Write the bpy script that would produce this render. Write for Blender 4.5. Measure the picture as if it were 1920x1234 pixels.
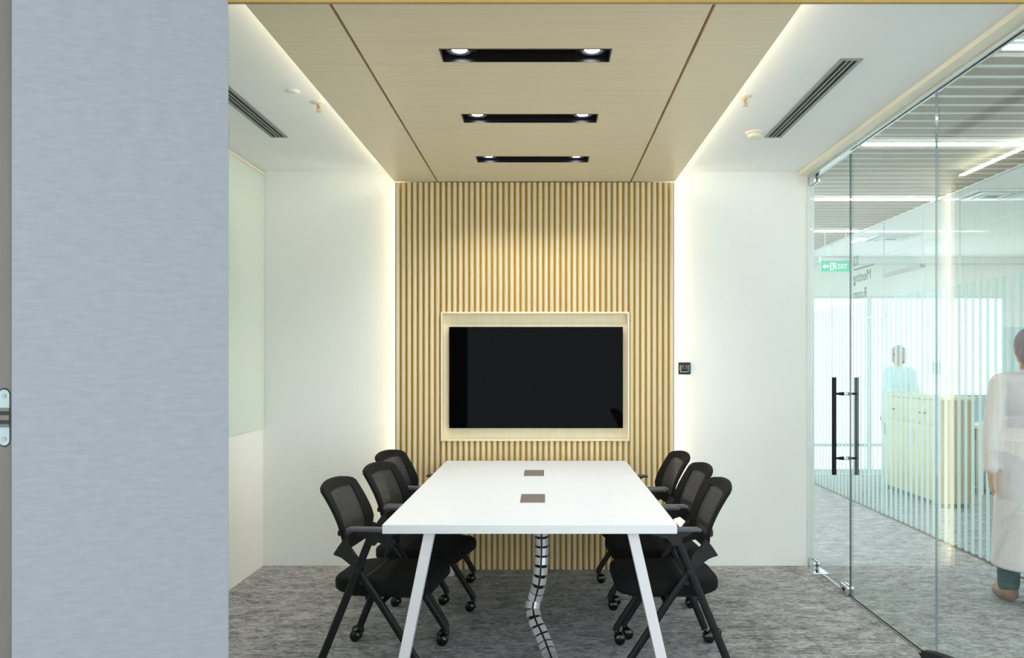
import bpy, bmesh, math, random
from mathutils import Vector, Matrix

random.seed(7)
for o in list(bpy.data.objects):
    bpy.data.objects.remove(o, do_unlink=True)
scene = bpy.context.scene
C = scene.collection
PI = math.pi
R = math.radians

# ------------------------------------------------------------------ camera
F = 1600.0                       # focal length in pixels of the 1920 px wide frame
CAMZ = 1.40
cam = bpy.data.cameras.new('camera')
cam.sensor_fit = 'HORIZONTAL'
cam.sensor_width = 36.0
cam.lens = F / 1920.0 * 36.0
cam.shift_x = -64.0 / 1920.0
cam.shift_y = 61.0 / 1920.0
cam.clip_start = 0.05
camo = bpy.data.objects.new('camera', cam)
camo.location = (0, 0, CAMZ)
camo.rotation_euler = (PI / 2, 0, 0)
C.objects.link(camo)
scene.camera = camo

# ------------------------------------------------------------------ world, exposure
world = bpy.data.worlds.new('daylight')
scene.world = world
world.use_nodes = True
bg = world.node_tree.nodes['Background']
bg.inputs[0].default_value = (0.89, 0.95, 1.0, 1)
bg.inputs[1].default_value = 2.6
scene.view_settings.view_transform = 'Standard'
scene.view_settings.look = 'None'
scene.view_settings.gamma = 1.0
scene.view_settings.use_curve_mapping = False
scene.view_settings.exposure = 0.3

COVE = 13.0          # warm LED tape hidden behind the veneer panels
DOWN = 17.0          # watts of each ceiling spot
TUBE = 26.0           # corridor linear lamps


# ------------------------------------------------------------------ materials
def lin(h):
    h = h.lstrip('#')
    v = [int(h[i:i + 2], 16) / 255 for i in (0, 2, 4)]
    return tuple(c / 12.92 if c <= 0.04045 else ((c + 0.055) / 1.055) ** 2.4 for c in v) + (1,)


def new_mat(name):
    m = bpy.data.materials.new(name)
    m.use_nodes = True
    nt = m.node_tree
    return m, nt, nt.nodes['Principled BSDF'], nt.links


def mat(name, col, rough=0.5, metal=0.0, spec=0.5, var=0.0, vscale=(20, 20, 20), bump=0.0,
        bscale=None, rnd=0.0, detail=4.0, emit=None, estr=0.0, coat=0.0, dist=0.002):
    """Principled surface with optional noise in colour and relief."""
    m, nt, b, L = new_mat(name)
    c = lin(col) if isinstance(col, str) else tuple(col) + (1,)
    b.inputs['Base Color'].default_value = c
    b.inputs['Roughness'].default_value = rough
    b.inputs['Metallic'].default_value = metal
    b.inputs['Specular IOR Level'].default_value = spec
    b.inputs['Coat Weight'].default_value = coat
    if emit:
        b.inputs['Emission Color'].default_value = lin(emit)
        b.inputs['Emission Strength'].default_value = estr
    if var or bump or rnd:
        tc = nt.nodes.new('ShaderNodeTexCoord')
        mp = nt.nodes.new('ShaderNodeMapping')
        mp.inputs['Scale'].default_value = vscale
        L.new(tc.outputs['Object'], mp.inputs['Vector'])
        nz = nt.nodes.new('ShaderNodeTexNoise')
        nz.inputs['Scale'].default_value = 1.0
        nz.inputs['Detail'].default_value = detail
        L.new(mp.outputs['Vector'], nz.inputs['Vector'])
        if var or rnd:
            mr = nt.nodes.new('ShaderNodeMapRange')
            mr.inputs['From Min'].default_value = 0.3
            mr.inputs['From Max'].default_value = 0.7
            mr.inputs['To Min'].default_value = 1 - var
            mr.inputs['To Max'].default_value = 1 + var
            L.new(nz.outputs['Fac'], mr.inputs['Value'])
            val = mr.outputs['Result']
            if rnd:
                oi = nt.nodes.new('ShaderNodeObjectInfo')
                m2 = nt.nodes.new('ShaderNodeMapRange')
                m2.inputs['To Min'].default_value = 1 - rnd
                m2.inputs['To Max'].default_value = 1 + rnd
                L.new(oi.outputs['Random'], m2.inputs['Value'])
                mu = nt.nodes.new('ShaderNodeMath')
                mu.operation = 'MULTIPLY'
                L.new(val, mu.inputs[0])
                L.new(m2.outputs['Result'], mu.inputs[1])
                val = mu.outputs[0]
            vm = nt.nodes.new('ShaderNodeVectorMath')
            vm.operation = 'SCALE'
            vm.inputs[0].default_value = c[:3]
            L.new(val, vm.inputs['Scale'])
            L.new(vm.outputs['Vector'], b.inputs['Base Color'])
        if bump:
            src = nz
            if bscale:
                mp2 = nt.nodes.new('ShaderNodeMapping')
                mp2.inputs['Scale'].default_value = bscale
                L.new(tc.outputs['Object'], mp2.inputs['Vector'])
                src = nt.nodes.new('ShaderNodeTexNoise')
                src.inputs['Scale'].default_value = 1.0
                src.inputs['Detail'].default_value = 3
                L.new(mp2.outputs['Vector'], src.inputs['Vector'])
            bp = nt.nodes.new('ShaderNodeBump')
            bp.inputs['Strength'].default_value = bump
            bp.inputs['Distance'].default_value = dist
            L.new(src.outputs['Fac'], bp.inputs['Height'])
            L.new(bp.outputs['Normal'], b.inputs['Normal'])
    return m


def emis(name, col, s):
    m = bpy.data.materials.new(name)
    m.use_nodes = True
    nt = m.node_tree
    nt.nodes.clear()
    o = nt.nodes.new('ShaderNodeOutputMaterial')
    e = nt.nodes.new('ShaderNodeEmission')
    e.inputs[0].default_value = lin(col)
    e.inputs[1].default_value = s
    nt.links.new(e.outputs[0], o.inputs[0])
    return m


def glass_mat(name, tint, ior=1.5, rough=0.0):
    """Flat pane: straight-through transparency plus Fresnel mirror on both faces."""
    m = bpy.data.materials.new(name)
    m.use_nodes = True
    nt = m.node_tree
    L = nt.links
    nt.nodes.clear()
    o = nt.nodes.new('ShaderNodeOutputMaterial')
    t = nt.nodes.new('ShaderNodeBsdfTransparent')
    t.inputs[0].default_value = lin(tint)
    g = nt.nodes.new('ShaderNodeBsdfGlossy')
    g.inputs['Roughness'].default_value = rough
    g.inputs['Color'].default_value = (0.95, 1, 0.98, 1)
    ge = nt.nodes.new('ShaderNodeNewGeometry')
    mr = nt.nodes.new('ShaderNodeMapRange')
    mr.inputs['To Min'].default_value = ior
    mr.inputs['To Max'].default_value = 1 / ior
    L.new(ge.outputs['Backfacing'], mr.inputs['Value'])
    fr = nt.nodes.new('ShaderNodeFresnel')
    L.new(mr.outputs['Result'], fr.inputs['IOR'])
    mx = nt.nodes.new('ShaderNodeMixShader')
    L.new(fr.outputs[0], mx.inputs[0])
    L.new(t.outputs[0], mx.inputs[1])
    L.new(g.outputs[0], mx.inputs[2])
    L.new(mx.outputs[0], o.inputs[0])
    return m


def film_mat(name, col, through):
    """Frosted film: scatters, and lets a share of what is behind show through."""
    m = bpy.data.materials.new(name)
    m.use_nodes = True
    nt = m.node_tree
    L = nt.links
    nt.nodes.clear()
    o = nt.nodes.new('ShaderNodeOutputMaterial')
    d = nt.nodes.new('ShaderNodeBsdfDiffuse')
    d.inputs[0].default_value = lin(col)
    t = nt.nodes.new('ShaderNodeBsdfTranslucent')
    t.inputs[0].default_value = lin(col)
    a = nt.nodes.new('ShaderNodeMixShader')
    a.inputs[0].default_value = 0.5
    L.new(d.outputs[0], a.inputs[1])
    L.new(t.outputs[0], a.inputs[2])
    tr = nt.nodes.new('ShaderNodeBsdfTransparent')
    mx = nt.nodes.new('ShaderNodeMixShader')
    mx.inputs[0].default_value = through
    L.new(a.outputs[0], mx.inputs[1])
    L.new(tr.outputs[0], mx.inputs[2])
    L.new(mx.outputs[0], o.inputs[0])
    return m


def mesh_fabric(name):
    m, nt, b, L = new_mat(name)
    b.inputs['Base Color'].default_value = (0.035, 0.035, 0.036, 1)
    b.inputs['Roughness'].default_value = 0.75
    tc = nt.nodes.new('ShaderNodeTexCoord')
    w = nt.nodes.new('ShaderNodeTexWave')
    w.bands_direction = 'Z'
    w.inputs['Scale'].default_value = 55
    w.inputs['Distortion'].default_value = 0.6
    L.new(tc.outputs['Object'], w.inputs['Vector'])
    mr = nt.nodes.new('ShaderNodeMapRange')
    mr.inputs['To Min'].default_value = 0.68
    mr.inputs['To Max'].default_value = 0.92
    L.new(w.outputs['Fac'], mr.inputs['Value'])
    L.new(mr.outputs['Result'], b.inputs['Alpha'])
    return m


def carpet_mat():
    m, nt, b, L = new_mat('carpet_loop')
    b.inputs['Roughness'].default_value = 0.95
    b.inputs['Specular IOR Level'].default_value = 0.1
    tc = nt.nodes.new('ShaderNodeTexCoord')

    def noise(sc, det, dis=0.0):
        mp = nt.nodes.new('ShaderNodeMapping')
        mp.inputs['Scale'].default_value = sc
        L.new(tc.outputs['Object'], mp.inputs['Vector'])
        n = nt.nodes.new('ShaderNodeTexNoise')
        n.inputs['Scale'].default_value = 1
        n.inputs['Detail'].default_value = det
        n.inputs['Distortion'].default_value = dis
        L.new(mp.outputs['Vector'], n.inputs['Vector'])
        return n
    a = noise((19, 46, 1), 3, 1.2)
    c = noise((70, 170, 1), 2)
    e = noise((7, 11, 1), 2)
    ad = nt.nodes.new('ShaderNodeMath'); ad.operation = 'MULTIPLY_ADD'
    L.new(c.outputs['Fac'], ad.inputs[0]); ad.inputs[1].default_value = 0.55
    L.new(a.outputs['Fac'], ad.inputs[2])
    a2 = nt.nodes.new('ShaderNodeMath'); a2.operation = 'MULTIPLY_ADD'
    L.new(e.outputs['Fac'], a2.inputs[0]); a2.inputs[1].default_value = 0.45
    L.new(ad.outputs[0], a2.inputs[2])
    cr = nt.nodes.new('ShaderNodeValToRGB')
    cr.color_ramp.elements[0].position = 0.72
    cr.color_ramp.elements[0].color = lin('#636262')
    cr.color_ramp.elements[1].position = 1.28
    cr.color_ramp.elements[1].color = lin('#c3c1c1')
    mr = nt.nodes.new('ShaderNodeMapRange')
    mr.inputs['From Min'].default_value = 0.0
    mr.inputs['From Max'].default_value = 2.0
    L.new(a2.outputs[0], mr.inputs['Value'])
    cr.color_ramp.elements[0].position = 0.38
    cr.color_ramp.elements[1].position = 0.62
    L.new(mr.outputs['Result'], cr.inputs['Fac'])
    L.new(cr.outputs['Color'], b.inputs['Base Color'])
    bp = nt.nodes.new('ShaderNodeBump')
    bp.inputs['Strength'].default_value = 0.5
    bp.inputs['Distance'].default_value = 0.004
    L.new(ad.outputs[0], bp.inputs['Height'])
    L.new(bp.outputs['Normal'], b.inputs['Normal'])
    return m


M = {}
M['paint'] = mat('white_wall_paint', '#eef0ec', 0.6, spec=0.3, var=0.012, vscale=(3, 3, 3), bump=0.05, bscale=(120, 120, 120))
M['ceil'] = mat('white_ceiling_paint', '#edf0ef', 0.7, spec=0.2, var=0.012, vscale=(2, 2, 2))
M['cream'] = mat('cream_trim_tone', '#e8e3cf', 0.5, var=0.01, vscale=(4, 4, 4))  # LED light falling on the ceiling strip is put into this cream
M['veneer'] = mat('ceiling_veneer', '#e9d8b6', 0.42, spec=0.35, var=0.05, vscale=(1.2, 55, 4), rnd=0.015, detail=6)
M['slat'] = mat('slat_oak', '#e5d5b0', 0.45, spec=0.3, var=0.06, vscale=(60, 60, 1.4), rnd=0.05, detail=5)
M['backing'] = mat('slat_backing', '#bd9236', 0.6, spec=0.2, var=0.05, vscale=(50, 50, 1.4))  # darker gold than the slats: interreflection in the gaps put into the colour
M['niche'] = mat('niche_veneer', '#f3e5c2', 0.45, spec=0.3, var=0.035, vscale=(40, 40, 1.5), detail=5)
M['header'] = mat('header_veneer', '#a68a48', 0.5, var=0.07, vscale=(2, 30, 40))
M['carpet'] = carpet_mat()
M['fabric'] = mat('grey_panel_fabric', '#8e9297', 0.9, spec=0.15, var=0.06, vscale=(22, 22, 90), bump=0.35, bscale=(160, 160, 420), detail=6, dist=0.001)
M['core'] = mat('panel_edge_board', '#625e58', 0.7, var=0.05, vscale=(60, 60, 3))
M['glass'] = glass_mat('clear_glass', '#fbfefd')
M['glass2'] = glass_mat('low_reflection_glass', '#fbfefd', ior=1.06)
M['edge'] = mat('glass_cut_edge', '#1d3f3d', 0.15, spec=0.6, var=0.1, vscale=(9, 9, 2))
M['edge2'] = mat('pale_glass_cut_edge', '#6f848b', 0.15, spec=0.6, var=0.1, vscale=(9, 9, 2))
M['film'] = film_mat('frosted_film', '#cbe3e3', 0.30)
M['board'] = mat('green_tinted_glass_board', '#d5e2d9', 0.12, spec=0.5, var=0.01, vscale=(1, 1, 1))
M['alu'] = mat('pale_aluminium', '#c9d2d3', 0.35, metal=0.4, var=0.02, vscale=(5, 5, 60))
M['chrome'] = mat('chrome', '#dfe2e4', 0.12, metal=1.0, var=0.02, vscale=(9, 9, 9))
M['silver'] = mat('silver_plastic', '#d4d4d4', 0.25, metal=0.5, var=0.03, vscale=(40, 40, 40))
M['blackmetal'] = mat('black_powder_coat', '#0c0d0e', 0.5, spec=0.3, var=0.1, vscale=(80, 80, 80), bump=0.05)
M['blackplastic'] = mat('black_plastic', '#111111', 0.5, spec=0.35, var=0.1, vscale=(90, 90, 90), bump=0.05)
M['armpad'] = mat('charcoal_arm_pad', '#56565b', 0.5, spec=0.4, var=0.06, vscale=(70, 70, 70))
M['gloss'] = mat('black_caster_plastic', '#0c0c0c', 0.2, spec=0.5, var=0.1, vscale=(60, 60, 60))
M['seat'] = mat('black_seat_cloth', '#131313', 0.9, spec=0.2, var=0.2, vscale=(260, 260, 260), bump=0.3, dist=0.001)
M['mesh'] = mesh_fabric('black_chair_mesh')
M['border'] = mat('black_mesh_border', '#141414', 0.8, spec=0.25, var=0.15, vscale=(200, 200, 200), bump=0.2, dist=0.001)
M['laminate'] = mat('white_laminate', '#f3f7fd', 0.35, spec=0.4, var=0.008, vscale=(3, 3, 3))
M['lamedge'] = mat('table_edge_band', '#d6dbd9', 0.4, spec=0.4, var=0.02, vscale=(2, 40, 60))
M['legpaint'] = mat('pale_grey_leg_paint', '#d8d8d9', 0.4, spec=0.4, var=0.015, vscale=(30, 30, 30))
M['grommet'] = mat('brushed_grommet', '#8f8583', 0.4, metal=0.35, var=0.08, vscale=(8, 160, 20))
M['screen'] = mat('tv_screen_glass', '#050505', 0.03, spec=0.04, var=0.05, vscale=(2, 2, 2))
M['bezel'] = mat('tv_bezel', '#0a0a0a', 0.3, spec=0.4, var=0.05, vscale=(30, 30, 30))
M['switch'] = mat('switch_black', '#12201d', 0.25, spec=0.5, var=0.05, vscale=(60, 60, 60))
M['mark'] = mat('white_print', '#e8e8e2', 0.5, var=0.02, vscale=(60, 60, 60))
M['diffgrey'] = mat('slot_diffuser_grey', '#8d8f8d', 0.45, metal=0.3, var=0.04, vscale=(30, 30, 30))
M['dark'] = mat('dark_slot', '#0d1413', 0.7, var=0.1, vscale=(30, 30, 30))
M['trough'] = mat('lamp_trough_black', '#15120f', 0.35, spec=0.5, var=0.1, vscale=(40, 40, 40))
M['reflector'] = mat('lamp_reflector', '#3c4048', 0.3, metal=0.7, var=0.05, vscale=(40, 40, 40))
M['lens'] = emis('lamp_lens', '#f4f8ff', 22.0)
M['led'] = emis('warm_led_tape', '#fff3d6', COVE)
M['tube'] = emis('linear_lamp_lens', '#f6fdff', TUBE)
M['panelglow'] = emis('panel_lamp_lens', '#f6fdff', 24.0)
M['batten'] = mat('taupe_batten', '#998d7e', 0.6, spec=0.25, var=0.05, vscale=(1.5, 40, 40), rnd=0.03)
M['brass'] = mat('sprinkler_brass', '#c9b58a', 0.3, metal=0.8, var=0.05, vscale=(90, 90, 90))
M['bulb'] = mat('sprinkler_red_bulb', '#c03a2a', 0.1, spec=0.6, var=0.05, vscale=(90, 90, 90))
M['ivory'] = mat('ivory_plastic', '#e4e0d2', 0.45, var=0.02, vscale=(40, 40, 40))
M['hinge'] = mat('satin_hinge_zinc', '#8f9f9e', 0.45, metal=0.1, var=0.05, vscale=(60, 60, 60))
M['exit'] = mat('exit_green', '#3fbf9f', 0.4, var=0.02, vscale=(30, 30, 30), emit='#34b893', estr=0.35)
M['exitwhite'] = mat('exit_white', '#eefaf6', 0.5, var=0.01, vscale=(30, 30, 30), emit='#eafaf5', estr=0.5)
M['letter'] = mat('grey_vinyl_letters', '#7c8c86', 0.6, var=0.03, vscale=(30, 30, 30))
M['cabinet'] = mat('cabinet_maple', '#d8c593', 0.5, var=0.05, vscale=(6, 6, 40), detail=5)
M['cabend'] = mat('cabinet_brown_end', '#a08e6f', 0.55, var=0.06, vscale=(30, 6, 2), detail=5)
M['divider'] = mat('blue_grey_divider', '#8fa3b0', 0.9, var=0.05, vscale=(90, 90, 90))
M['frame'] = mat('window_frame_white', '#dfe6e3', 0.5, var=0.02, vscale=(20, 20, 20))
M['skin'] = mat('skin', '#c99a82', 0.55, spec=0.3, var=0.04, vscale=(30, 30, 30))
M['hair_a'] = mat('hair_grey_brown', '#b0a4a3', 0.7, var=0.12, vscale=(90, 90, 20))
M['hair_b'] = mat('hair_dark', '#968a8d', 0.7, var=0.12, vscale=(90, 90, 20))
M['shirt_a'] = mat('pale_blue_shirt', '#c8e2e8', 0.85, var=0.04, vscale=(30, 30, 30), bump=0.2, dist=0.004)
M['shirt_b'] = mat('pale_pink_robe', '#e2dada', 0.85, var=0.04, vscale=(25, 25, 25), bump=0.2, dist=0.004)
M['trouser'] = mat('dark_teal_trousers', '#43605f', 0.9, var=0.08, vscale=(40, 40, 40))
M['shoe'] = mat('tan_sole_shoes', '#8a6f58', 0.6, var=0.08, vscale=(40, 40, 40))
M['eye'] = mat('eye_dark', '#1a1512', 0.2, var=0.05, vscale=(90, 90, 90))


# ------------------------------------------------------------------ helpers
def wloc(o):
    v = Vector((0, 0, 0))
    while o:
        v += o.location
        o = o.parent
    return v


def finish(bm, name, mats, ang=35):
    bmesh.ops.recalc_face_normals(bm, faces=bm.faces[:])
    lim = R(ang)
    for e in bm.edges:
        e.smooth = not (len(e.link_faces) == 2 and e.calc_face_angle(0) > lim)
    for f in bm.faces:
        f.smooth = True
    me = bpy.data.meshes.new(name)
    bm.to_mesh(me)
    bm.free()
    for m in (mats if isinstance(mats, (list, tuple)) else [mats]):
        me.materials.append(m)
    return me


def obj(name, bm, mats, parent=None, local=False, ang=35):
    """Link a bmesh (world coordinates unless local) as one mesh object."""
    if parent and not local:
        bmesh.ops.translate(bm, verts=bm.verts[:], vec=-wloc(parent))
    o = bpy.data.objects.new(name, finish(bm, name, mats, ang))
    C.objects.link(o)
    if parent:
        o.parent = parent
    return o


def place(name, me, loc, parent, rot=(0, 0, 0)):
    """Another object that shares mesh data; loc in world coordinates."""
    o = bpy.data.objects.new(name, me)
    C.objects.link(o)
    o.location = Vector(loc) - (wloc(parent) if parent else Vector((0, 0, 0)))
    o.rotation_euler = rot
    o.parent = parent
    return o


def tag(o, label, cat, group=None, kind=None):
    o['label'] = label
    o['category'] = cat
    if group:
        o['group'] = group
    if kind:
        o['kind'] = kind
    return o


def thing(name, loc, label, cat, group=None, kind=None, rz=0):
    o = bpy.data.objects.new(name, None)
    o.empty_display_size = 0.1
    C.objects.link(o)
    o.location = loc
    o.rotation_euler = (0, 0, rz)
    return tag(o, label, cat, group, kind)


def copy_tree(o, parent=None):
    c = o.copy()
    C.objects.link(c)
    c.parent = parent
    for ch in list(o.children):
        copy_tree(ch, c)
    return c


def bx(bm, x0, x1, y0, y1, z0, z1, bev=0.0, seg=2, mi=0):
    n0 = len(bm.faces)
    g = bmesh.ops.create_cube(bm, size=1.0)
    vs = g['verts']
    for v in vs:
        v.co = Vector(((x0 + x1) / 2 + v.co.x * (x1 - x0), (y0 + y1) / 2 + v.co.y * (y1 - y0), (z0 + z1) / 2 + v.co.z * (z1 - z0)))
    if bev:
        es = {e for v in vs for e in v.link_edges}
        bmesh.ops.bevel(bm, geom=list(es), offset=bev, segments=seg, profile=0.5, affect='EDGES')
    bm.faces.ensure_lookup_table()
    if mi:
        for f in bm.faces[n0:]:
            f.material_index = mi
    return bm


def B(*a, **k):
    return bx(bmesh.new(), *a, **k)


def loft(bm, rings, cap=True, closed=False):
    rv = [[bm.verts.new(p) for p in r] for r in rings]
    n = len(rv[0])
    for a, b in zip(rv, rv[1:] + ([rv[0]] if closed else [])):
        for i in range(n):
            bm.faces.new((a[i], a[(i + 1) % n], b[(i + 1) % n], b[i]))
    if cap and not closed:
        bm.faces.new(rv[0][::-1])
        bm.faces.new(rv[-1])
    return bm


def tube(bm, pts, ra, rb=None, seg=12, up=(0, 1, 0), exp=2.0):
    """Sweep an oval along a polyline; ra in the bend plane, rb along `up`. Radii may be lists."""
    pts = [Vector(p) for p in pts]
    n = len(pts)
    ra = ra if isinstance(ra, (list, tuple)) else [ra] * n
    rb = ra if rb is None else (rb if isinstance(rb, (list, tuple)) else [rb] * n)
    up = Vector(up)
    rings = []
    for i, p in enumerate(pts):
        t = (pts[min(i + 1, n - 1)] - pts[max(i - 1, 0)]).normalized()
        s = up - t * up.dot(t)
        if s.length < 1e-4:
            s = Vector((1, 0, 0)) - t * t.x
        s.normalize()
        q = t.cross(s)
        ring = []
        for k in range(seg):
            a = 2 * PI * k / seg
            ca, sa = math.cos(a), math.sin(a)
            ca = math.copysign(abs(ca) ** (2 / exp), ca)
            sa = math.copysign(abs(sa) ** (2 / exp), sa)
            ring.append(p + q * (ra[i] * ca) + s * (rb[i] * sa))
        rings.append(ring)
    return loft(bm, rings)


def lathe(bm, prof, c=(0, 0, 0), axis='z', seg=20):
    """prof: list of (radius, height)."""
    rings = []
    for r, h in prof:
        ring = []
        for k in range(seg):
            a = 2 * PI * k / seg
            u, v = max(r, 1e-4) * math.cos(a), max(r, 1e-4) * math.sin(a)
            p = {'z': (u, v, h), 'y': (u, h, v), 'x': (h, u, v)}[axis]
            ring.append(Vector(c) + Vector(p))
        rings.append(ring)
    return loft(bm, rings)


def prism(bm, poly, h0, h1, axis='y'):
    """Extrude a 2D polygon. axis y: poly in (x,z); axis z: (x,y); axis x: (y,z)."""
    def P(u, v, h):
        return {'y': (u, h, v), 'z': (u, v, h), 'x': (h, u, v)}[axis]
    return loft(bm, [[Vector(P(u, v, h0)) for u, v in poly], [Vector(P(u, v, h1)) for u, v in poly]])


def rrect(x0, x1, y0, y1, r, n=5):
    out = []
    rr = r if isinstance(r, (list, tuple)) else [r] * 4
    for (cx, cy, a0, q) in ((x1 - rr[0], y1 - rr[0], 0, rr[0]), (x0 + rr[1], y1 - rr[1], 90, rr[1]),
                            (x0 + rr[2], y0 + rr[2], 180, rr[2]), (x1 - rr[3], y0 + rr[3], 270, rr[3])):
        for k in range(n + 1):
            a = R(a0 + 90 * k / n)
            out.append((cx + q * math.cos(a), cy + q * math.sin(a)))
    return out


def text_mesh(txt, size, depth=0.001, align='LEFT'):
    cu = bpy.data.curves.new('lettering', 'FONT')
    cu.body = txt
    cu.size = size
    cu.extrude = depth / 2
    cu.align_x = align
    cu.resolution_u = 3
    o = bpy.data.objects.new('lettering', cu)
    C.objects.link(o)
    dg = bpy.context.evaluated_depsgraph_get()
    dg.update()
    me = bpy.data.meshes.new_from_object(o.evaluated_get(dg))
    bpy.data.objects.remove(o, do_unlink=True)
    return me


def spot(name, loc, energy, parent, tilt=0, ang=136, blend=0.55, col=(1, 0.995, 0.98), r=0.03):
    l = bpy.data.lights.new(name, 'SPOT')
    l.energy = energy
    l.spot_size = R(ang)
    l.spot_blend = blend
    l.shadow_soft_size = r
    l.color = col
    o = bpy.data.objects.new(name, l)
    C.objects.link(o)
    o.parent = parent
    o.location = Vector(loc) - wloc(parent)
    o.rotation_euler = (tilt, 0, 0)
    return o


# ------------------------------------------------------------------ room shell
HZ = 2.70            # white ceiling
PZ = 2.61            # underside of the veneer ceiling panel
BY = 5.85            # back wall
FY = 5.74            # face of the slats
LX, RX = -1.94, 1.81  # left wall, glass line
SX0, SX1 = -1.02, 0.865   # slat feature, left and right edge
CX2 = 3.08           # striped glass across the corridor
WY = 10.6            # far window wall

tag(obj('floor', B(-3.2, 8.2, -2.6, WY, -0.08, 0), M['carpet']), 'grey streaky loop pile carpet running through the rooms', 'carpet', kind='structure')
tag(obj('wall_back', B(LX - 0.12, 1.785, BY, BY + 0.12, 0, HZ), M['paint']), 'plain white wall behind the slatted feature wall', 'wall', kind='structure')
tag(obj('wall_left', B(LX - 0.12, LX, 2.45, BY, 0, HZ), M['paint']), 'white side wall left of the table with green glass board', 'wall', kind='structure')
tag(obj('wall_front', B(LX - 0.6, -1.42, 2.45, 2.57, 0, HZ + 0.1), M['paint']), 'wall stub beside the folded grey partition leaves', 'wall', kind='structure')
tag(obj('ceiling', B(LX - 0.12, RX - 0.015, 2.465, BY, HZ, HZ + 0.1), M['ceil']), 'white painted ceiling on both sides of the veneer panel', 'ceiling', kind='structure')
tag(obj('ceiling_front', B(-3.2, 1.83, -2.6, 2.45, 2.75, 2.85), M['ceil']), 'unseen white ceiling of the room on the camera side, added to dim the daylight', 'ceiling', kind='structure')  # out of view; added to hold back daylight from the camera side
tag(obj('trim_1', B(-1.42, 2.4, 2.45, 2.4645, 2.432, HZ + 0.1), M['header']), 'golden brown veneer header across the top of the opening', 'trim', kind='structure')
tag(obj('trim_2', B(1.725, 1.792, 2.47, BY - 0.001, 2.672, HZ, bev=0.004), M['cream']), 'strip where ceiling meets the glass wall, LED glow painted in cream', 'trim', kind='structure')
tag(obj('trim_3', B(1.785, 1.835, BY - 0.012, BY + 0.12, 0, HZ, bev=0.003), M['frame']), 'white jamb post at the glass door corner', 'trim', kind='structure')

# ---- slat feature wall
fw = thing('wall_feature', ((SX0 + SX1) / 2, BY, 0), 'golden slatted timber feature wall with recessed screen niche', 'wall', kind='structure')
NX0, NX1, NZ0, NZ1 = -0.708, 0.560, 0.866, 1.734     # niche outer rim
bm = bmesh.new()
for a in ((SX0, NX0, 0, PZ), (NX1, SX1, 0, PZ), (NX0, NX1, 0, NZ0), (NX0, NX1, NZ1, PZ)):
    bx(bm, a[0], a[1], FY + 0.022, FY + 0.04, a[2], a[3])
obj('backing_board', bm, M['backing'], fw)
bm = bmesh.new()
for x in (SX0 + 0.045, SX1 - 0.065):
    bx(bm, x, x + 0.02, FY + 0.04, BY, 0, PZ)
obj('spacer', bm, M['paint'], fw)
for x, s in ((SX0 + 0.045, -1), (SX1 - 0.045, 1)):
    obj('led_strip', B(min(x, x + s * 0.006), max(x, x + s * 0.006), FY + 0.055, FY + 0.075, 0.03, PZ - 0.02), M['led'], fw)
# slats: slightly tapered profile with eased corners
NS = 49
PITCH = (SX1 - SX0) / NS


def slat_mesh(h):
    bm = bmesh.new()
    w0, w1, d = 0.0135, 0.0105, 0.022
    poly = [(-w0, d), (-w1 - 0.0006, 0.004), (-w1 + 0.003, 0), (w1 - 0.003, 0), (w1 + 0.0006, 0.004), (w0, d)]
    prism(bm, poly, 0, h, axis='z')
    return finish(bm, 'slat', M['slat'], 50)


full, low, high = slat_mesh(PZ - 0.004), slat_mesh(NZ0), slat_mesh(PZ - 0.004 - NZ1)
for i in range(NS):
    x = SX0 + (i + 0.5) * PITCH
    if NX0 - 0.012 < x < NX1 + 0.012:
        place('slat', low, (x, FY, 0), fw)
        place('slat', high, (x, FY, NZ1), fw)
    else:
        place('slat', full, (x, FY, 0), fw)
# niche: rim boards standing proud, panel at the back
ny0, ny1 = FY - 0.012, FY + 0.040
rim = [('niche_rim', (NX0, NX1, NZ1 - 0.013, NZ1)), ('niche_rim', (NX0, NX1, NZ0, NZ0 + 0.013)),
       ('niche_rim', (NX0, NX0 + 0.013, NZ0 + 0.013, NZ1 - 0.013)), ('niche_rim', (NX1 - 0.013, NX1, NZ0 + 0.013, NZ1 - 0.013))]
for n, a in rim:
    obj(n, B(a[0], a[1], ny0, ny1, a[2], a[3], bev=0.0015, seg=1), M['niche'], fw)
obj('niche_panel', B(NX0, NX1, ny1, ny1 + 0.015, NZ0, NZ1), M['niche'], fw)

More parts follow.
